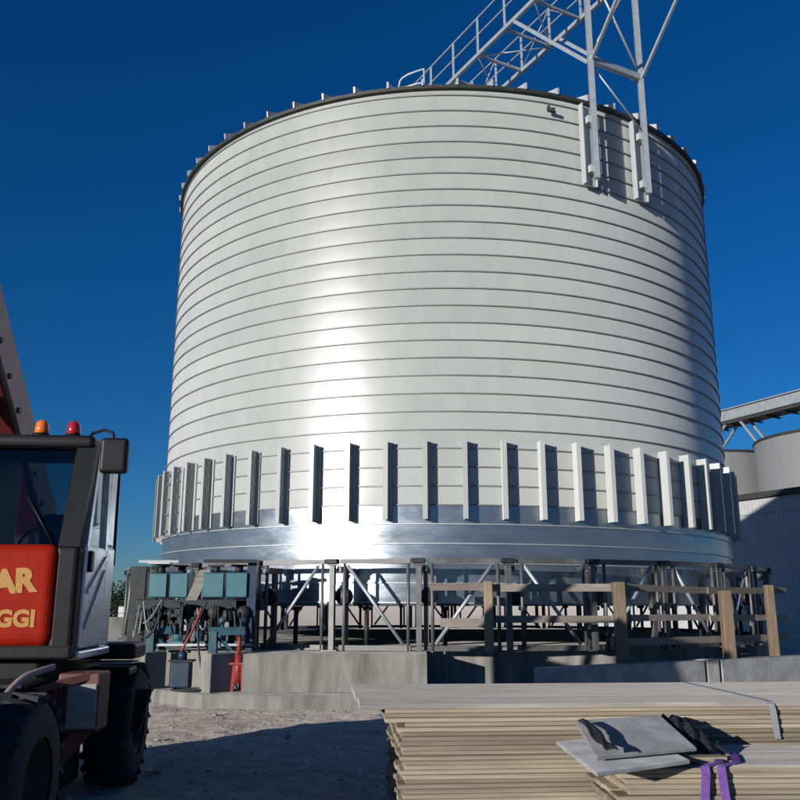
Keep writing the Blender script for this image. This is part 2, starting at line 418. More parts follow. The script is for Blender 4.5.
def bracket(sg):
    t = sg * HW; rc = 7.69
    MB().beam(bp(rc + .02, t, 10.42), bp(rc + .02, t, ZC - .06), .115, .115).build('column', 'zinc_steel', BR)
    # wall plate with two stub arms
    wp = MB(); q = bp(RS + .045, t - .02, 0); z0, z1 = 10.35, 12.25
    c = [q - vd * .17, q + vd * .17]
    rr = [Vector((p.x - CX, p.y - CY, 0)).length for p in c]
    wp.plate([c[0] + Vector((0, 0, z0)), c[1] + Vector((0, 0, z0)), c[1] + Vector((0, 0, z1)), c[0] + Vector((0, 0, z1))], -.045)
    wp.plate([c[0] + Vector((0, 0, z0)) + ud * .05, c[0] + Vector((0, 0, z0)) + ud * .13, c[0] + Vector((0, 0, z1)) + ud * .13, c[0] + Vector((0, 0, z1)) + ud * .05], .02)
    wp.plate([c[1] + Vector((0, 0, z0)) + ud * .05, c[1] + Vector((0, 0, z0)) + ud * .10, c[1] + Vector((0, 0, z1)) + ud * .10, c[1] + Vector((0, 0, z1)) + ud * .05], .02)
    w = wp.build('wall_plate', 'white_steel', BR)
    for z in (10.68, 11.85):
        MB().beam(bp(RS + .07, t, z), bp(rc - .04, t, z), .2, .16).build('stub_arm', 'white_steel', w)
    # knee braces, inward and outward
    zk = 13.26
    MB().beam(bp(rc - .05, t, zk), bp(rc - 2.65, t, ZC - .07), .085, .085).build('knee_brace', 'zinc_steel', BR)
    MB().beam(bp(rc + .06, t, zk), bp(rc + 2.65, t, ZC - .07), .06, .06).build('knee_brace', 'zinc_steel', BR)
bracket(-1); bracket(1)
MB().beam(bp(7.7, -HW + .06, 13.3), bp(7.7, HW - .06, 13.3), .12, .14).build('tie_beam', 'zinc_steel', BR)
MB().tube(bp(7.7, -HW, 13.2), bp(7.7, HW, 11.9), .022, 6).build('tie_rod', 'zinc_steel', BR)
MB().tube(bp(7.7, -HW, 13.4), bp(7.7, HW, 16.0), .03, 6).build('tie_rod', 'zinc_steel', BR)
MB().tube(bp(7.7, HW, 13.4), bp(7.7, -HW, 16.0), .03, 6).build('tie_rod', 'zinc_steel', BR)
# small hoop railing on the roof edge, left of the bridge
HR = thing('roof_railing', px(413, 84, 17.6), 'small hooped white handrail on the roof edge left of the catwalk', 'railing')
YR_ = 17.8
def hz(p): return ZT + .09 + (RS - math.hypot(p.x - CX, p.y - CY)) * (15.55 - ZT - .09) / RS
top = [px(x, y, YR_ + d) for x, y, d in ((399, 86, .3), (400, 81, .25), (403, 77.5, .2), (408, 74.5, .1), (416, 71.5, .05), (424, 69, 0))]
low = [px(x, y, YR_ + d) for x, y, d in ((399.5, 88, .3), (408, 86.5, .1), (416, 84, .05), (424, 82.5, 0))]
MB().path(top, .022).build('hand_rail', 'white_steel', HR)
MB().path(low, .022).build('knee_rail', 'white_steel', HR)
for p in (top[0], top[-1]):
    MB().tube((p.x, p.y, hz(p) - .03), p, .024, 7).build('post', 'white_steel', HR)

# ------------------------------------------------------------------ ring of support frames round the silo
RING = thing('support_ring', (CX, CY, SLAB), 'ring of dark steel support frames with rollers standing round the silo foot', 'scaffold')
NF = 32; RP = RS + .75; ZR = 2.36
protos = {}
def ring_piece(name, fn, m, i, ph, par=None, key=None):
    key = key or name
    if key not in protos:
        b = MB(); fn(b); o = b.build(name, m); o.parent = par or RING; protos[key] = o
    else: o = copy(protos[key], par or RING)
    if par is None or par is RING: o.location = (0, 0, -SLAB); o.rotation_euler = (0, 0, ph)
    else: o.location = (0, 0, 0); o.rotation_euler = (0, 0, 0)
    return o
step = 2 * math.pi / NF
for i in range(NF):
    ph = R_(-5.8) + i * step
    front = math.cos(ph) > .3
    post = ring_piece('main_post', lambda b: (b.beam((0, -RP, SLAB + .02), (0, -RP, ZR - .04), .095, .10), b.box(-.15, .15, -RP - .15, -RP + .15, SLAB, SLAB + .02), b.box(-.1, .1, -RP - .09, -RP + .09, ZR - .06, ZR - .04)), 'scaffold_steel', i, ph)
    ring_piece('roller', lambda b: b.lathe([(.0, -.07), (.14, -.07), (.16, -.05), (.16, .05), (.14, .07), (0, .07)], (.16, -RP + .18, 1.75), 16, 'Y'), 'roller_black', i, ph)
    ring_piece('side_post', lambda b: b.tube((-.19, -RP - .02, SLAB + .01), (-.19, -RP - .02, ZR - .03), .032, 8), 'scaffold_steel', i, ph, key='sp1')
    ring_piece('side_post', lambda b: b.tube((.24, -RP - .02, SLAB + .01), (.24, -RP - .02, ZR - .03), .032, 8), 'scaffold_steel', i, ph, key='sp2')
    ring_piece('inner_post', lambda b: b.beam((.1, -RP + .42, SLAB + .01), (.1, -RP + .42, ZR - .1), .09, .09), 'scaffold_steel', i, ph)
    ring_piece('radial_arm', lambda b: b.beam((.1, -RP + .06, ZR - .12), (.1, -RS - .12, ZR - .12), .08, .1), 'scaffold_steel', i, ph)
    ring_piece('clamp', lambda b: b.bbox(-.12, .12, -RP - .11, -RP + .04, ZR - .035, ZR + .055, .012, 1), 'machine_dark', i, ph)
    ring_piece('jack_base', lambda b: (b.tube((.42, -RS - .05, SLAB), (.42, -RS - .05, 1.5), .045, 8), b.box(.36, .48, -RS - .12, -RS + .06, 1.5, 1.575)), 'machine_dark', i, ph)
    c = math.cos(step); s = math.sin(step)
    def seg(z, w, h, r=RP):
        p = Vector((r * math.sin(.018), -r * math.cos(.018), z)); q = Vector((r * math.sin(step - .018), -r * math.cos(step - .018), z))
        return lambda b: b.beam(p, q, w, h)
    ring_piece('top_rail', seg(ZR + .01, .09, .085), 'scaffold_steel', i, ph)
    ring_piece('bottom_rail', seg(SLAB + .055, .1, .09), 'scaffold_steel', i, ph)
    flip = i % 2
    a0, a1 = (.035, step - .035)
    za, zb_ = (SLAB + .12, ZR - .06)
    if flip: za, zb_ = zb_, za
    rr = RP + .0
    ring_piece('diagonal_brace', (lambda za=za, zb_=zb_: (lambda b: b.tube((rr * math.sin(a0), -rr * math.cos(a0), za), (rr * math.sin(a1), -rr * math.cos(a1), zb_), .034, 8)))(), 'zinc_steel', i, ph, key='diag%d' % flip)

# ------------------------------------------------------------------ timber guard fence
def fence():
    f = thing('guard_fence', (3.7, 15.0, 0), 'weathered timber guard fence with rails in front of the silo foot', 'fence')
    P = [((1.52, 15.2), SLAB, 2.0, .15), ((3.72, 14.98), 0, 1.98, .19), ((6.02, 16.35), 0, 1.86, .20), ((7.22, 17.25), 0, 1.98, .16)]
    for (x, y), z0, z1, w in P:
        b = MB(); b.bbox(x - w / 2, x + w / 2, y - w / 2, y + w / 2, z0, z1, .02, 2); b.build('post', 'fence_wood', f)
    def rail(p, q, z, h, y0=.0, zq=None):
        p = Vector((*p, z)); q = Vector((*q, z if zq is None else zq)); MB().beam(p, q, .045, h).build('rail', 'fence_rail', f)
    # rails run behind the posts
    rail((.52, 15.42), (1.62, 15.31), 1.91, .13); rail((1.40, 15.36), (3.95, 15.14), 1.89, .13)
    rail((3.6, 15.05), (5.75, 16.42), 1.90, .12, zq=1.86); rail((5.7, 16.32), (7.75, 17.72), 1.86, .12, zq=1.88)
    rail((.70, 15.40), (1.62, 15.31), 1.30, .15); rail((1.40, 15.36), (3.95, 15.14), 1.36, .12)
    rail((3.6, 15.05), (5.75, 16.42), 1.38, .11); rail((5.7, 16.32), (7.75, 17.72), 1.36, .11)
    rail((3.6, 15.08), (7.75, 17.75), .98, .12)
fence()

# ------------------------------------------------------------------ sheet forming machine on the left
def machine():
    M = thing('forming_machine', (-3.6, 16.2, SLAB), 'teal and navy band forming machine with motors and hoses left of the silo foot', 'machine')
    # tall navy cabinet on the right
    MB().bbox(-2.98, -2.62, 15.9, 16.3, 1.25, 2.1, .03).build('cabinet', 'navy_paint', M)
    MB().beam((-2.66, 15.85, SLAB), (-2.66, 15.85, 2.36), .16, .16).build('frame_post', 'navy_paint', M)
    MB().beam((-4.62, 16.5, SLAB), (-4.62, 16.5, 2.2), .16, .3).build('frame_post', 'machine_dark', M)
    MB().beam((-5.0, 16.9, SLAB), (-5.0, 16.9, 2.32), .28, .3).build('frame_post', 'machine_dark', M)
    # teal drive boxes: two pairs
    for x in (-4.42, -4.02, -3.36, -2.92):
        w = .33 if x < -3.5 else .38
        y = 15.72 + (abs(x) - 2.9) * .22
        o = MB().bbox(x - w / 2, x + w / 2, y + .02, y + .35, 1.72, 2.17, .015).build('drive_box', 'teal_dark', M)
        MB().bbox(x - w / 2 + .008, x + w / 2 - .008, y - .006, y + .025, 1.74, 2.15, .006, 1).build('cover', 'teal_panel', o)
        t = MB(); t.tube((x, y + .2, 2.17), (x, y + .2, 2.28), .07, 10); t.box(x - .13, x + .13, y + .1, y + .3, 2.28, 2.31); t.build('motor_cap', 'machine_dark', o)
    # leaning pale plate between the pairs
    MB().plate([(-3.86, 15.9, 1.68), (-3.66, 15.9, 1.68), (-3.44, 15.92, 2.22), (-3.64, 15.92, 2.22)], .03).build('guide_plate', 'timber_grey', M)
    # main bed, rollers, motors below
    MB().bbox(-4.75, -2.5, 15.9, 16.5, 1.5, 1.7, .02).build('bed', 'machine_dark', M)
    for k in range(8):
        x = -4.6 + k * .26
        t = MB(); t.lathe([(0, -.16), (.1, -.16), (.12, -.12), (.12, .1), (.09, .12), (.09, .2), (0, .2)], (x, 15.85, 1.42 + .05 * (k % 2)), 14, 'Y')
        t.build('forming_roll', 'machine_dark', M)
    for k in range(5):
        x = -4.3 + k * .38
        b = MB(); b.lathe([(0, 1.0), (.085, 1.0), (.085, 1.16), (.05, 1.2), (.05, 1.3), (.075, 1.33), (.075, 1.4), (0, 1.42)], (x, 15.75, -.02), 12)
        b.box(x - .12, x + .12, 15.64, 15.88, .94, .98); b.build('motor', 'teal_dark' if k % 2 == 0 else 'teal_panel', M)
    MB().box(-4.6, -2.6, 15.6, 15.95, .90, .94).build('carrier_plate', 'zinc_steel', M)
    for x in (-4.25, -3.4, -3.02, -2.75): MB().beam((x, 16.0, SLAB), (x, 16.0, 1.5), .11, .11).build('leg', 'machine_dark', M)
    # outrigger frames resting on the pedestals
    for x0, y0, x1 in ((-4.36, 15.62, -3.95), (-3.14, 15.02, -2.62)):
        b = MB(); b.beam((x0, y0, .815), (x0, y0, 1.17), .13, .16); b.beam((x0 - .06, y0, 1.17), (x1, y0 + .06, 1.17), .14, .13); b.beam((x0 + .06, y0 + .02, 1.06), (x0 + .3, y0 + .05, .86), .05, .05)
        b.build('outrigger', 'teal_dark', M)
    MB().box(-4.52, -4.12, 15.66, 16.5, 2.315, 2.345).build('guide_rail', 'white_steel', M)
    MB().beam((-4.7, 15.75, 2.36), (-4.0, 15.8, 2.36), .06, .05).build('guide_rail', 'white_steel', M)
    MB().beam((-3.5, 15.6, 2.36), (-2.55, 15.62, 2.36), .07, .06).build('guide_rail', 'machine_dark', M)
    rnd = random.Random(3)
    for k in range(16):
        x0 = rnd.uniform(-4.6, -2.9); x1 = x0 + rnd.uniform(-.45, .45); z0 = rnd.uniform(1.45, 1.7); z1 = rnd.uniform(1.15, 1.5); sag = rnd.uniform(.1, .4); y = rnd.uniform(15.45, 15.62)
        pts = []
        for j in range(11):
            f = j / 10; pts.append((x0 + (x1 - x0) * f, y - .08 * math.sin(f * 3.14), z0 + (z1 - z0) * f - sag * math.sin(f * 3.14)))
        MB().path(pts, rnd.choice((.013, .018, .022)), 6).build('hose', rnd.choice(('hose', 'hose', 'hose_grey')), M)
    for k in range(7):
        x = rnd.uniform(-4.6, -3.6); z = rnd.uniform(1.2, 1.6)
        MB().bbox(x - .08, x + .08, 15.55, 15.7, z - .07, z + .07, .015, 1).build('valve', 'machine_dark', M)
machine()
def pedestal(x, y, sx, sy, rz, h, label):
    b = MB(Matrix.Translation((x, y, .193)) @ Matrix.Rotation(rz, 4, 'Z')); b.bbox(-sx / 2, sx / 2, -sy / 2, sy / 2, 0, h, .012, 2)
    o = b.build('concrete_pedestal', 'concrete'); tag(o, label, 'pedestal', 'concrete pedestals of the forming machine')
pedestal(-3.06, 15.10, .52, .28, R_(50), .62, 'nearer concrete pedestal block beside the red jack')
pedestal(-4.36, 15.66, .45, .32, R_(50), .615, 'farther concrete pedestal block left of the small navy pump')
J = thing('hydraulic_jack', (-2.72, 15.12, .193), 'red upright hydraulic jack standing between pedestal and foundation wall', 'jack')
MB().tube((-2.72, 15.12, .32), (-2.72, 15.12, .78), .065, 12).build('cylinder', 'jack_red', J)
MB().tube((-2.72, 15.12, .78), (-2.72, 15.12, 1.12), .04, 10).build('piston', 'jack_red', J)
for dx in (-.09, .09): MB().beam((-2.72 + dx, 15.12, .193), (-2.72 + dx * .7, 15.12, .62), .05, .08).build('foot', 'jack_red', J)
MB().box(-2.86, -2.58, 15.03, 15.21, .62, .66).build('collar', 'jack_red', J)
PU = thing('pump_unit', (-3.72, 15.3, .193), 'small dark blue pump box on the ledge between the two pedestals', 'pump')
MB().bbox(-3.88, -3.56, 15.2, 15.45, .24, .66, .02).build('tank', 'navy_paint', PU)
MB().box(-3.92, -3.52, 15.16, 15.49, .66, .69).build('lid', 'machine_dark', PU)
MB().tube((-3.72, 15.33, .69), (-3.72, 15.33, .82), .08, 12).build('motor', 'navy_paint', PU)
MB().box(-3.86, -3.58, 15.2, 15.45, .193, .24).build('base', 'machine_dark', PU)
b = MB(); pts = [Vector((-3.5, 15.35, 1.3))]
for k in range(14):
    f = k / 13; pts.append(Vector((-3.5 + .05 * math.sin(f * 3) + .35 * f ** 3, 15.33 - .25 * f, 1.3 - 1.08 * min(1, f * 1.12) ** 1.2 if f < .9 else .215)))
for k in range(20): t = k / 20 * 6.28 * 1.6; pts.append(Vector((-3.35 + .32 * math.cos(t) - .12, 15.05 + .12 * math.sin(t), .213 + .0012 * k)))
b.path(pts, .018, 7); tag(b.build('cable_coil', 'hose'), 'black cable dropping to a coil on the ledge by the pump', 'cable')
hs = MB(); hs.path([(-3.46, 15.42, 1.55), (-3.5, 15.38, 1.38), (-3.56, 15.33, 1.2), (-3.66, 15.28, .98), (-3.74, 15.3, .83)], .022, 9)
tag(hs.build('red_hose', 'jack_red'), 'short thick red hose hanging above the navy pump', 'hose')
# ------------------------------------------------------------------ timber stacks
def timber_stack(name, origin, ang, length, depth, nper, layers, th, pitch, label, seed, overhang):
    rnd = random.Random(seed)
    T = thing(name, (*origin, 0), label, 'timber', 'timber stacks in the foreground'); T.rotation_euler = (0, 0, ang)
    w = depth / nper
    me = None
    for l in range(layers):
        for k in range(nper):
            if me is None:
                b = MB(); b.bbox(0, length, .003, w - .003, 0, th, .004, 1); o = b.build('plank', 'timber'); me = o.data; o.parent = T
            else:
                o = bpy.data.objects.new('plank', me); COL.objects.link(o); o.parent = T
            dx = rnd.uniform(-.012, .02) + (overhang(l) if overhang else 0)
            o.location = (dx, k * w + rnd.uniform(-.016, .008) * (k == 0), .1 + l * pitch)
            o.rotation_euler = (0, 0, rnd.uniform(-.0012, .0012))
    # bearers
    for x in (.25, length * .5, length - .4):
        b = MB(); b.box(x, x + .1, .02, depth - .02, -.04, .1); o = b.build('bearer', 'timber_grey'); o.parent = T
    return T
A1 = math.atan2(6.52 - 6.30, 3.0 + .02)
LAY = 26; PT = .0308
ST = timber_stack('timber_stack', (.02, 6.30), A1, 5.2, 1.55, 8, LAY, .0285, PT, 'long rear stack of pale yellow planks with a grey top', 5, lambda l: -.03 * (l % 3 == 0) - (.0 if l < 23 else .12))
# weathered boards forming the grey top layer
rt = random.Random(9)
bmw = 1.6 / 3; me = None
for k in range(3):
    if me is None:
        b = MB(); b.bbox(0, 5.4, .004, bmw - .004, 0, .03, .004, 1); o = b.build('top_board', 'timber_grey'); me = o.data
    else: o = bpy.data.objects.new('top_board', me); COL.objects.link(o)
    o.parent = ST; o.location = (-.30 + rt.uniform(-.03, .03), -.03 + k * bmw, .1 + LAY * PT - .003); o.rotation_euler = (0, 0, rt.uniform(-.001, .001))
ztop = .1 + LAY * PT + .03
def strap(name, pts, w, t, m, parent=None, side=Vector((1, 0, 0))):
    b = MB(); pts = [Vector(p) for p in pts]; vs = []; n = len(pts)
    for i, p in enumerate(pts):
        d = (pts[min(n - 1, i + 1)] - pts[max(0, i - 1)]).normalized(); nr = side.cross(d).normalized()
        for sx, sz in ((-1, 0), (1, 0), (1, 1), (-1, 1)): vs.append(p + side * (sx * w / 2) + nr * (sz * t))
    fs = [[0, 1, 2, 3], [4 * (n - 1) + k for k in (3, 2, 1, 0)]]
    for i in range(n - 1):
        for k in range(4): fs.append([i * 4 + k, (i + 1) * 4 + k, (i + 1) * 4 + (k + 1) % 4, i * 4 + (k + 1) % 4])
    b.add(vs, fs); return b.build(name, m, parent)
sp = strap('binding_strap', [(0, 1.56, ztop + .002), (0, .8, ztop + .004), (0, .02, ztop + .004), (0, -.045, ztop - .01), (.01, -.05, ztop - .06), (.03, -.04, ztop - .25)], .045, .004, 'zinc_steel')
sp.parent = ST; sp.location = (2.62, 0, 0)
# front, lower stack
FT = timber_stack('timber_stack', (1.28, 5.50), R_(1.5), 4.0, .74, 4, 18, .0285, .0308, 'lower front stack of planks carrying grey sheets, at the right', 11, lambda l: .05 * (l % 2) + .02 * (l % 3))
zf = .1 + 18 * .0308 - .007
o = MB(); o.bbox(0, 4.0, -.005, .75, zf, zf + .02, .004, 1); tb = o.build('top_board', 'timber_grey'); tb.parent = FT; tb.location = (.55, 0, 0)
zf += .02
# grey shuttering sheets lying tilted on it
def sheet(corners, t, label, m='plywood'):
    b = MB(); b.plate(corners, t)
    o = b.build('shuttering_sheet', m); bv = o.modifiers.new('bevel', 'BEVEL'); bv.width = .004; bv.segments = 1
    return tag(o, label, 'sheet', 'grey shuttering sheets on the front stack')
def on(x, y, z):     # pixel on level z
    p = px(x, y, 1.0); d = p - Vector((0, 0, EYE)); return d * ((z - EYE) / d.z) + Vector((0, 0, EYE))
z1 = zf + .05
q = [on(556, 741, z1), on(640, 734, z1 + .01), on(690, 760, z1), on(597, 773, z1)]
sheet([q[3], q[2], q[1], q[0]], .022, 'lower grey shuttering sheet of the pair on the front stack')
q = [on(597, 757, z1 + .035), on(697, 748, z1 + .035), on(660, 715, z1 + .15), on(575, 720, z1 + .15)]
sheet(q, .02, 'upper grey shuttering sheet lying tilted on top of the front stack')
def bat(p, q, w, h, label):
    tag(MB().beam(p, q, w, h).build('timber_batten', 'timber'), label, 'batten')
c = on(650, 762, zf + .02)
bat(Vector((1.32, 5.62, zf + .014)), Vector((2.0, 5.68, zf + .014)), .09, .026, 'front timber batten propping up the grey sheets')
bat(Vector((1.30, 6.12, zf + .045)), Vector((2.05, 6.16, zf + .045)), .09, .088, 'rear timber batten propping up the grey sheets')
# crumpled strip lying on the upper sheet's left edge
b = MB(); base = [on(578, 722, z1 + .16), on(590, 735, z1 + .12), on(598, 745, z1 + .09), on(606, 752, z1 + .07)]
vs = []; fs = []
for i in range(16):
    f = i / 15 * 3; k = min(2, int(f)); p = base[k].lerp(base[k + 1], f - k)
    for j in range(5):
        vs.append(p + Vector((.016 * j + .008 * math.sin(i * .7 + j), .01 * math.cos(i * .8 + j * .7), .008 + .014 * abs(math.sin(i * .35 + j * .9)))))
for i in range(15):
    for j in range(4): fs.append((i * 5 + j, i * 5 + j + 1, (i + 1) * 5 + j + 1, (i + 1) * 5 + j))
b.add(vs, fs, True); o = b.build('plastic_strip', 'machine_dark'); sd = o.modifiers.new('s', 'SOLIDIFY'); sd.thickness = .006
tag(o, 'crumpled dark strip lying along the left edge of the upper sheet', 'strip')
# purple lifting slings
yf = 5.50
def sling(name, xa, xb, label, m):
    p0 = on(xa - 8, 744, zf + .02)
    pts = [Vector((p0.x, 6.1, zf + .012)), Vector((p0.x + .01, 5.8, zf + .014)), Vector((on(xa, 756, zf).x, yf + .04, zf + .016)), Vector((px(xa, 760, yf).x, yf - .03, zf + .002)), Vector((px(xa, 766, yf).x, yf - .045, zf - .04)), Vector((px((xa + xb) / 2, 780, yf - .05).x, yf - .05, zf - .17)), Vector((px(xb, 800, yf - .05).x, yf - .05, zf - .30)), Vector((px(xb, 815, yf - .05).x, yf - .045, zf - .42))]
    fine = []
    for i in range(len(pts) - 1):
        for k in range(4): fine.append(pts[i].lerp(pts[i + 1], k / 4))
    o = strap(name, fine + [pts[-1]], .05, .006, m); return tag(o, label, 'sling', 'purple webbing slings')
sling('lifting_sling', 703, 705, 'left purple webbing sling hanging over the front timber stack', 'purple_web')
sling('lifting_sling', 719, 730, 'right purple webbing sling hanging over the front timber stack', 'purple_web')
b = MB(); rnd = random.Random(4); vs = []; fs = []
for i in range(18):
    f = i / 17; p = on(664 + 44 * f, 716 + 32 * f, 1).lerp(on(664 + 44 * f, 716 + 32 * f, 1), 0)
    zc = (z1 + .13) * (1 - f) + (zf + .04) * f; p = on(666 + 46 * f, 717 + 34 * f, zc)
    for j in range(6):
        vs.append(p + Vector((-.04 + .028 * j, .03 * math.sin(i + j), .02 * math.sin(j * 2.3 + i * 1.1) + .006)))
for i in range(17):
    for j in range(5): fs.append((i * 6 + j, i * 6 + j + 1, (i + 1) * 6 + j + 1, (i + 1) * 6 + j))
b.add(vs, fs, True); o = b.build('webbing_bundle', 'black_web'); sd = o.modifiers.new('s', 'SOLIDIFY'); sd.thickness = .012
tag(o, 'dark bunched webbing between the grey sheets and the purple slings', 'webbing')

# ------------------------------------------------------------------ telescopic handler on the left
def text_mesh(txt, size, name, m, parent, loc, rot, bold=.012, ext=.002, shear=0):
    cu = bpy.data.curves.new(name, 'FONT'); cu.body = txt; cu.size = size; cu.extrude = ext; cu.offset = bold; cu.shear = shear; cu.resolution_u = 4
    to = bpy.data.objects.new('tmp', cu); COL.objects.link(to)
    dg = bpy.context.evaluated_depsgraph_get(); me = bpy.data.meshes.new_from_object(to.evaluated_get(dg))
    bpy.data.objects.remove(to); me.materials.clear(); me.materials.append(MATS[m])
    o = bpy.data.objects.new(name, me); COL.objects.link(o); o.parent = parent; o.location = Vector(loc) - parent.location; o.rotation_euler = rot
    return o
def handler():
    H = thing('telescopic_handler', (-3.4, 7.2, 0), 'red telescopic handler with silver cab door and raised boom at the left edge', 'telehandler')
    YF, YB = 6.9, 8.0; XR, XL = -2.52, -3.45
    Mc = Matrix.Translation((XR, YF, 0)) @ Matrix.Rotation(R_(4.5), 4, 'Z') @ Matrix.Translation((-XR, -YF, 0))
    MB(Mc).bbox(XL, XR - .17, YF - .03, YF + .17, 1.28, 2.07, .09, 6).build('front_panel', 'red_paint', H)
    MB(Mc).bbox(XR - .21, XR - .02, YF + .015, YF + .2, 1.22, 2.06, .04, 3).build('corner_trim', 'black_plastic', H)
    MB(Mc).bbox(XL - .02, XR - .02, YF + .01, YF + .2, 1.19, 1.30, .02, 2).build('lower_trim', 'black_plastic', H)
    # windscreen leaning back
    ZW, ZRF = 2.06, 2.88; lean = .22
    MB(Mc).plate([(XL + .03, YF + .04, ZW), (XR - .19, YF + .04, ZW), (XR - .19, YF + .04 + lean, ZRF), (XL + .05, YF + .04 + lean, ZRF)], .012).build('windscreen', 'cab_glass', H)
    for x in (XR - .11, XL + .01):
        MB(Mc).beam((x, YF + .06, ZW - .02), (x + .02, YF + .06 + lean, ZRF + .02), .16, .09, (0, 1, 0)).build('pillar', 'black_plastic', H)
    wp = MB(Mc); wp.tube((-2.75, YF + .0, 2.08), (-3.0, YF + .07, 2.45), .01, 6); wp.build('wiper', 'black_plastic', H)
    MB(Mc).bbox(XL - .03, XR - .03, YF + .2, YB + .02, ZRF, ZRF + .11, .04, 3).build('roof', 'black_plastic', H)
    MB(Mc).bbox(XL, XR - .06, YB - .06, YB, 1.25, 2.1, .02, 2).build('rear_panel', 'black_plastic', H)
    MB(Mc).plate([(XR - .08, YB, 2.1), (XL, YB, 2.1), (XL, YB, ZRF), (XR - .08, YB, ZRF)], .01).build('rear_window', 'cab_glass', H)
    MB(Mc).box(XL, XR - .04, YF + .1, YB, 1.19, 1.25).build('floor', 'black_plastic', H)
    MB(Mc).bbox(XL, XL + .04, YF + .16, YB - .06, 1.25, ZRF, .01, 1).build('side_panel', 'black_plastic', H)
    # silver door with window frame
    dx0, dx1 = XR - .05, XR
    d = MB(Mc); d.bbox(dx0, dx1, YF + .16, YB - .30, 1.26, 2.08, .02, 2); door = d.build('door', 'silver', H)
    fr = MB(Mc)
    fr.beam((XR - .025, YF + .19, 2.06), (XR - .04, YF + .40, 2.86), .05, .07, (0, 1, 0)); fr.beam((XR - .04, YF + .36, 2.84), (XR - .04, YB - .30, 2.84), .05, .07)
    fr.beam((XR - .025, YB - .335, 2.06), (XR - .04, YB - .335, 2.86), .05, .07, (0, 1, 0)); fr.build('window_frame', 'silver', door)
    gl = MB(Mc); gl.plate([(XR - .03, YF + .22, 2.08), (XR - .03, YB - .36, 2.08), (XR - .045, YB - .36, 2.81), (XR - .045, YF + .42, 2.81)], .008); gl.build('door_window', 'cab_glass', door)
    cr = MB(Mc); cr.beam((XR + .004, YF + .24, 1.70), (XR + .004, YB - .34, 2.0), .02, .03); cr.beam((XR + .004, YF + .24, 1.42), (XR + .004, YB - .36, 1.88), .02, .03); cr.build('pressed_rib', 'silver', door)
    MB(Mc).bbox(XR - .005, XR + .03, YF + .20, YF + .29, 1.86, 2.03, .012, 2).build('handle', 'black_plastic', door)
    q = MB(Mc); q.bbox(dx0 - .005, dx1 - .008, YB - .285, YB, 1.24, 2.10, .02, 2); q.bbox(dx0 - .01, dx1 - .014, YB - .28, YB - .06, 2.11, 2.86, .015, 2); q.build('rear_quarter', 'silver', H)
    MB(Mc).tube((XR - .02, YB + .03, 1.95), (XR - .03, YB + .03, 2.8), .014, 6).build('grab_rail', 'black_plastic', H)
    sill = MB(Mc); sill.bbox(XR - .08, XR + .01, YF + .12, YB, 1.18, 1.245, .015, 2); sill.build('sill', 'silver', H)
    # inside
    st = MB(Mc); st.bbox(-3.2, -2.75, 7.5, 7.95, 1.55, 1.72, .05, 2); st.bbox(-3.18, -2.77, 7.85, 7.98, 1.72, 2.4, .05, 2); st.box(-3.1, -2.85, 7.6, 7.9, 1.25, 1.55); st.build('seat', 'black_plastic', H)
    sw = MB(Mc); c = Vector((-2.98, 7.33, 2.08)); pts = []
    for k in range(21):
        t = 2 * math.pi * k / 20; pts.append(c + Vector((.18 * math.cos(t), .08 * math.sin(t), .16 * math.sin(t))))
    sw.path(pts, .014, 6); sw.tube(c, c + Vector((0, -.1, -.8)), .03, 8); sw.tube(c + Vector((-.17, 0, 0)), c + Vector((.17, 0, 0)), .012, 6); sw.build('steering_wheel', 'black_plastic', H)
    # mirror
    m = MB(Mc); m.bbox(XR + .08, XR + .30, 6.88, 6.98, 2.64, 2.93, .03, 3); mi = m.build('mirror', 'black_plastic', H)
    MB(Mc).path([(XR - .1, YF + .3, 2.97), (XR - .05, YF + .2, 3.0), (XR + .08, YF + .08, 3.01), (XR + .16, YF + .04, 2.98), (XR + .18, YF + .03, 2.9)], .013, 7).build('mirror_arm', 'black_plastic', mi)
    # beacons
    for x, mm, yb in ((-3.05, 'amber', 7.3), (-2.79, 'red_lens', 7.32)):
        o = MB(Mc).lathe([(0, .135), (.03, .13), (.05, .11), (.058, .06), (.06, .0), (0, 0)], (x, yb, ZRF + .135), 16).build('beacon', mm, H)
        MB(Mc).lathe([(0, .03), (.068, .03), (.072, -.03), (0, -.03)], (x, yb, ZRF + .12), 16).build('beacon_base', 'black_plastic', o)
    # lettering on the front panel
    text_mesh('AR', .24, 'lettering', 'yellow_print', H, Mc @ Vector((-3.15, YF - .033, 1.69)), (R_(90), R_(-4), R_(4.5)), .014)
    text_mesh('NOLEGGI', .172, 'lettering', 'yellow_print', H, Mc @ Vector((-3.56, YF - .033, 1.44)), (R_(90), 0, R_(4.5)), .008)
    # chassis
    Mx = Matrix.Translation((-3.4, 7.2, 0)) @ Matrix.Rotation(R_(5), 4, 'Z') @ Matrix.Translation((3.4, -7.2, 0))
    MB(Mx).bbox(-4.1, -2.75, 4.95, 9.2, .62, .98, .03, 2).build('chassis', 'red_dark', H)
    MB(Mx).bbox(-3.9, -2.85, 7.0, 9.0, .98, 1.17, .02, 2).build('turntable', 'black_plastic', H)
    MB(Mx).bbox(-4.35, -3.55, 7.3, 9.1, 1.17, 1.95, .06, 3).build('engine_cover', 'red_paint', H)
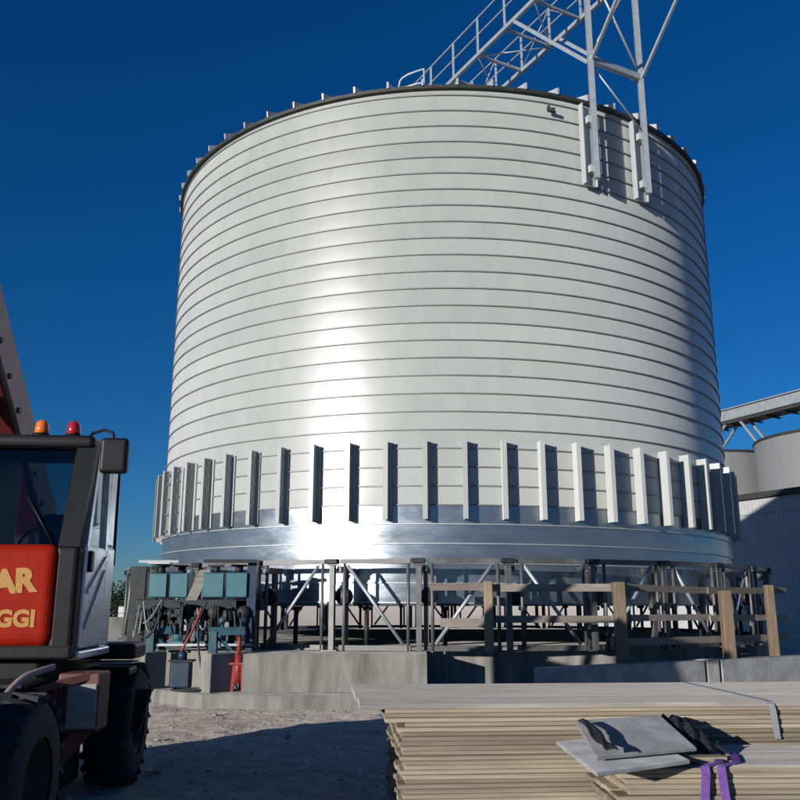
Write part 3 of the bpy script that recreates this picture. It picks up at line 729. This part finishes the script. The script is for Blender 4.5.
    def wheel(x, y, r=.52, w=.40):
        t = MB(Mx); hw = w / 2
        t.lathe([(r * .55, -hw), (r * .86, -hw), (r * .97, -hw * .8), (r, -hw * .5), (r, hw * .5), (r * .97, hw * .8), (r * .86, hw), (r * .55, hw)], (x, y, r), 40, 'X')
        for k in range(22):
            a_ = 2 * math.pi * k / 22
            for s in (-1, 1):
                aa = a_ + (s > 0) * math.pi / 22
                p = Vector((x + s * hw * .05, y + math.cos(aa) * (r + .008), r + math.sin(aa) * (r + .008))); q_ = Vector((x + s * hw * .98, y + math.cos(aa + .16) * (r - .005), r + math.sin(aa + .16) * (r - .005)))
                t.beam(p, q_, .05, .05, (0, math.cos(aa), math.sin(aa)))
        o = t.build('wheel', 'tyre', H)
        rm = MB(Mx)
        rm.lathe([(0, hw * .35), (r * .2, hw * .4), (r * .25, hw * .15), (r * .48, hw * .2), (r * .56, hw * .9), (r * .52, hw * .95), (r * .5, -hw * .9), (0, -hw * .9)], (x, y, r), 24, 'X')
        rm.build('rim', 'machine_dark', o)
    for x in (-2.55, -4.3):
        wheel(x, 5.55); wheel(x, 8.55)
    for y in (5.55, 8.55): MB(Mx).tube((-4.2, y, .52), (-2.65, y, .52), .1, 10).build('axle', 'red_dark', H)
    # stabiliser box between the wheels
    sb = MB(Mx); sb.bbox(-2.68, -2.36, 6.95, 7.3, .64, 1.08, .02, 2); o = sb.build('stabiliser', 'red_faded', H)
    MB(Mx).bbox(-2.60, -2.375, 6.935, 6.96, .67, 1.0, .008, 1).build('cover_plate', 'timber_grey', o)
    MB(Mx).beam((-3.0, 6.7, .92), (-2.45, 7.0, 1.06), .1, .05).build('arm', 'red_faded', o)
    MB(Mx).beam((-2.5, 7.1, .68), (-2.9, 6.6, .12), .12, .14).build('leg', 'red_dark', o)
    MB(Mx).bbox(-3.1, -2.7, 6.4, 6.8, .0, .1, .01, 1).build('foot_pad', 'boom_grey', o)
    MB().bbox(-4.5, -2.38, 4.05, 4.9, .28, 1.16, .05, 2).build('front_frame', 'red_dark', H)
    MB(Mx).bbox(-4.2, -2.75, 5.95, 8.1, .10, .66, .05, 2).build('belly_shade_box', 'black_plastic', H)  # added belly box, blocks light under the chassis to darken the ground
    # rail, plate, steps, flap
    pts = [px(-20, 712, 5.9), px(0, 702, 6.0), px(12, 688, 6.1), px(25, 677, 6.2), px(40, 671, 6.3), px(54, 667, 6.4)]
    fine = []
    for i in range(len(pts) - 1):
        for k in range(5):
            t = k / 5; p0, p1, p2, p3 = pts[max(0, i - 1)], pts[i], pts[i + 1], pts[min(len(pts) - 1, i + 2)]
            fine.append(.5 * ((2 * p1) + (p2 - p0) * t + (2 * p0 - 5 * p1 + 4 * p2 - p3) * t * t + (3 * p1 - p0 - 3 * p2 + p3) * t ** 3))
    MB().path(fine + [pts[-1]], .024, 9).build('guard_rail', 'boom_grey', H)
    MB(Mx).bbox(-4.0, -2.75, 6.35, 6.9, 1.02, 1.05, .01, 1).build('deck_plate', 'machine_dark', H)
    MB(Mx).bbox(-2.85, -2.32, 8.0, 8.5, 1.12, 1.26, .03, 2).build('mudguard', 'black_plastic', H)
    MB(Mx).bbox(-2.75, -2.36, 8.0, 8.35, .98, 1.05, .02, 2).build('step', 'black_plastic', H)
    MB(Mx).box(-2.78, -2.34, 7.98, 8.3, 1.085, 1.10).build('step_plate', 'zinc_steel', H)
    MB(Mx).plate([(-2.32, 8.0, .50), (-2.24, 8.0, .50), (-2.16, 8.05, .86), (-2.3, 8.05, .86)], .05).build('mud_flap', 'black_plastic', H)
    # boom raised forward over the chassis
    p = Vector((-3.90, 10.5, 1.15)); dirv = Vector((.02, -.715, .70)).normalized()
    bo = MB(); bo.beam(p + dirv * 1.3, p + dirv * 6.2, .34, .34); boom = bo.build('boom', 'boom_grey', H)
    MB().beam(p + dirv * 5.9, p + dirv * 7.2, .25, .34).build('inner_section', 'red_dark', boom)
    un = Vector((1, 0, 0)).cross(dirv).normalized()
    if un.z > 0: un = -un
    MB().beam(p + dirv * 1.4 + un * .19, p + dirv * 6.0 + un * .19, .24, .03, un).build('wear_plate', 'red_dark', boom)
    for k in range(9):
        s = 2.2 + k * .38
        q_ = p + dirv * s + Vector((.17, 0, 0)) + un * .1
        MB().tube(q_, q_ + Vector((.02, 0, 0)), .03, 8).build('bolt', 'black_plastic', boom)
    MB().tube((-4.0, 8.4, 1.15), p + dirv * 3.6 + un * .22, .07, 10).build('lift_cylinder', 'zinc_steel', boom)
    MB(Mx).bbox(-4.05, -3.5, 8.6, 9.6, .98, 2.3, .05, 2).build('boom_mount', 'red_dark', H)
handler()

# ------------------------------------------------------------------ background right: store building, old silos, conveyor gantry
wd = Vector((.465, -.885, 0)).normalized(); wn = Vector((-.885, -.465, 0)).normalized()
KB = 1.13
W0 = Vector((19.4, 50, 0)) * KB
def wp_(t, off, z): return W0 + wd * t - wn * off + Vector((0, 0, z))
BLD = thing('store_building', wp_(0, 0, 0), 'long pale clad store building with a dark eave behind the silo at the right', 'building')
HB = px(735, 499, 50 * KB).z
for i in range(22):
    t = -16 + i * 1.5
    b = MB()
    for k in range(5):
        u = t + k * .3
        vs = []
        prof = [(u, .0), (u + .04, -.04), (u + .15, -.04), (u + .19, 0), (u + .296, 0)]
        for z in (0, HB - .2):
            for a_, o_ in prof: vs.append(wp_(a_, o_, z))
        b.add(vs, [(j, j + 1, j + 6, j + 5) for j in range(4)])
    o = b.build('cladding_panel', 'clad_wall', BLD)
    sd = o.modifiers.new('s', 'SOLIDIFY'); sd.thickness = .02
b = MB(); b.prism([tuple(wp_(-16, .1, 0).xy), tuple(wp_(17, .1, 0).xy), tuple(wp_(17, 14, 0).xy), tuple(wp_(-16, 14, 0).xy)], 0, HB - .1); b.build('hall', 'clad_wall', BLD)
b = MB(); b.beam(wp_(-16.2, -.1, HB), wp_(17, -.1, HB), .6, .34); b.build('eave', 'rim_steel', BLD)
b = MB(); b.beam(wp_(-16.2, -.06, HB - 1.15), wp_(17, -.06, HB - 1.15), .05, .06); b.build('cladding_joint', 'gantry_steel', BLD)
def far_silo(c, r, h, label):
    T = thing('old_silo', (c[0], c[1], 0), label, 'silo', 'old grey silos behind the store')
    n = 24
    first = None
    for i in range(n):
        b = MB(); a0, a1 = 2 * math.pi * i / n, 2 * math.pi * (i + 1) / n; vs = []; K = 4
        for k in range(K + 1):
            a_ = a0 + (a1 - a0) * k / K
            for z in (0, h): vs.append((c[0] + r * math.sin(a_), c[1] - r * math.cos(a_), z))
        b.add(vs, [(2 * k, 2 * k + 2, 2 * k + 3, 2 * k + 1) for k in range(K)], True)
        if i == 0: first = b.build('wall_panel', 'far_silo', T); o = first
        else: o = copy(first, T, (0, 0, 0), (0, 0, a0))
    MB().lathe([(r - .2, 0), (r - .2, h - .05)], (c[0], c[1], 0), 48).build('inner_wall', 'far_silo', T)
    MB().lathe([(0, h + .9), (r * .5, h + .45), (r + .05, h + .02), (r + .05, h - .12), (r - .1, h - .12)], (c[0], c[1], 0), 48).build('roof', 'far_silo', T)
    MB().lathe([(r + .02, h - .1), (r + .09, h - .1), (r + .09, h + .06), (r + .02, h + .06)], (c[0], c[1], 0), 48).build('rim', 'rim_steel', T)
c2 = Vector((26.5, 50.5)) * KB; c1 = Vector((26.5 - .465 * 11, 50.5 + .885 * 11)) * KB
H1 = px(740, 451, 56 * KB).z - .1; H2 = px(795, 434, 48.6 * KB).z
far_silo(c1, 5 * KB, H1, 'farther old grey silo beside the big white silo, above the store roof')
far_silo(c2, 5 * KB, H2, 'nearer old grey silo at the right edge above the store roof')
G = thing('conveyor_gantry', (c1.x, c1.y, H1), 'roofed conveyor gantry on struts running above the old grey silos', 'conveyor')
d2 = Vector((wd.x, wd.y))
def gp(t, off, z): v = c1 + d2 * t; return Vector((v.x - wn.x * off, v.y - wn.y * off, z))
z0g = px(725, 432, gp(.5, 0, 0).y).z
t_r = 8.5; z1g = px(800, 411, gp(t_r, 0, 0).y).z
sl_ = (z1g - z0g) / (t_r - .5)
gz = lambda t, dz: z0g + sl_ * (t - .5) + dz
MB().beam(gp(-20, 0, gz(-20, .1)), gp(24, 0, gz(24, .1)), 1.5, .22).build('deck_beam', 'rim_steel', G)
MB().beam(gp(-20, -.8, gz(-20, .62)), gp(24, -.8, gz(24, .62)), .06, .75).build('side_sheet', 'gantry_steel', G)
MB().beam(gp(-20, .8, gz(-20, .62)), gp(24, .8, gz(24, .62)), .06, .75).build('side_sheet', 'gantry_steel', G)
MB().beam(gp(-20, 0, gz(-20, 1.08)), gp(24, 0, gz(24, 1.08)), 2.0, .08).build('roof', 'gantry_steel', G)
for t, t2 in ((-1.2, -1.2), (.2, .2), (3.2, 1.2), (4.6, 6.2), (13, 11.5), (14.4, 16)):
    H_ = H1 if t2 < 5.5 else H2
    for off in (-.6, .6): MB().beam(gp(t, off, gz(t, .0)), gp(t2, off, H_ + .55), .16, .16).build('strut', 'gantry_steel', G)
for k in range(14):
    t = -6 + k * 1.6; MB().beam(gp(t, -1.1, gz(t, -.06)), gp(t, 1.1, gz(t, -.06)), .1, .12).build('cross_beam', 'rim_steel', G)
# ------------------------------------------------------------------ background left: low wall, block pallets, bushes
b = MB(); b.prism([(-9.2, 23.6), (-5.9, 24.2), (-5.95, 24.5), (-9.25, 23.9)], 0, 1.28)
tag(b.build('low_wall', 'concrete'), 'low pale concrete wall in the yard behind the forming machine', 'wall')
def pallet(x, y, label):
    T = thing('block_pallet', (x, y, 0), label, 'pallet', 'pallets of pale blocks in the yard')
    for i in range(3): MB().box(x - .55, x + .55, y - .5 + i * .45, y - .4 + i * .45, 0, .14).build('runner', 'timber_grey', T)
    first = None
    for l in range(6):
        for i in range(4):
            q = MB(); q.bbox(x - .55 + i * .275, x - .285 + i * .275, y - .52, y + .5, .15 + l * .235, .15 + l * .235 + .22, .012, 1); q.build('block', 'pale_block', T)
pallet(-9.15, 31, 'left pallet of pale blocks in the far yard')
pallet(-7.9, 31.4, 'right pallet of pale blocks in the far yard')
def bush(x, y, r, h, label, seed):
    rnd = random.Random(seed)
    T = thing('bush', (x, y, 0), label, 'bush', 'dark bushes on the horizon')
    tb = MB()
    for k in range(6):
        a_ = rnd.random() * 6.28; tb.tube((x + rnd.uniform(-.2, .2), y, 0), (x + r * .6 * math.cos(a_), y + r * .6 * math.sin(a_), h * .6), .09, 6, .03)
    tb.build('trunk', 'bark', T)
    lb = MB(); vs = []; fs = []
    clumps = [(rnd.gauss(0, .42) * r, rnd.gauss(0, .42) * r, h * (.15 + .72 * rnd.random() ** .8)) for _ in range(42)]
    for k in range(9000):
        cx_, cy_, cz_ = rnd.choice(clumps); p = Vector((x + cx_ + rnd.gauss(0, .26), y + cy_ + rnd.gauss(0, .26), max(.1, cz_ + rnd.gauss(0, .22))))
        u_ = Vector((rnd.gauss(0, 1), rnd.gauss(0, 1), rnd.gauss(0, 1))).normalized(); w_ = u_.orthogonal().normalized(); s = rnd.uniform(.05, .1); i = len(vs)
        vs += [p - u_ * s, p + w_ * s * .6, p + u_ * s, p - w_ * s * .6]; fs.append((i, i + 1, i + 2, i + 3))
    lb.add(vs, fs); lb.build('crown', 'leaf', T)
bush(-15.2, 50, 2.0, 2.9, 'rounded dark bush on the horizon just right of the handler cab', 1)
bush(-12.6, 52, 1.8, 2.3, 'low dark bush on the horizon behind the block pallets', 2)
bush(-18.5, 51, 2.3, 3.1, 'big dark bush on the horizon hidden mostly by the handler cab', 3)
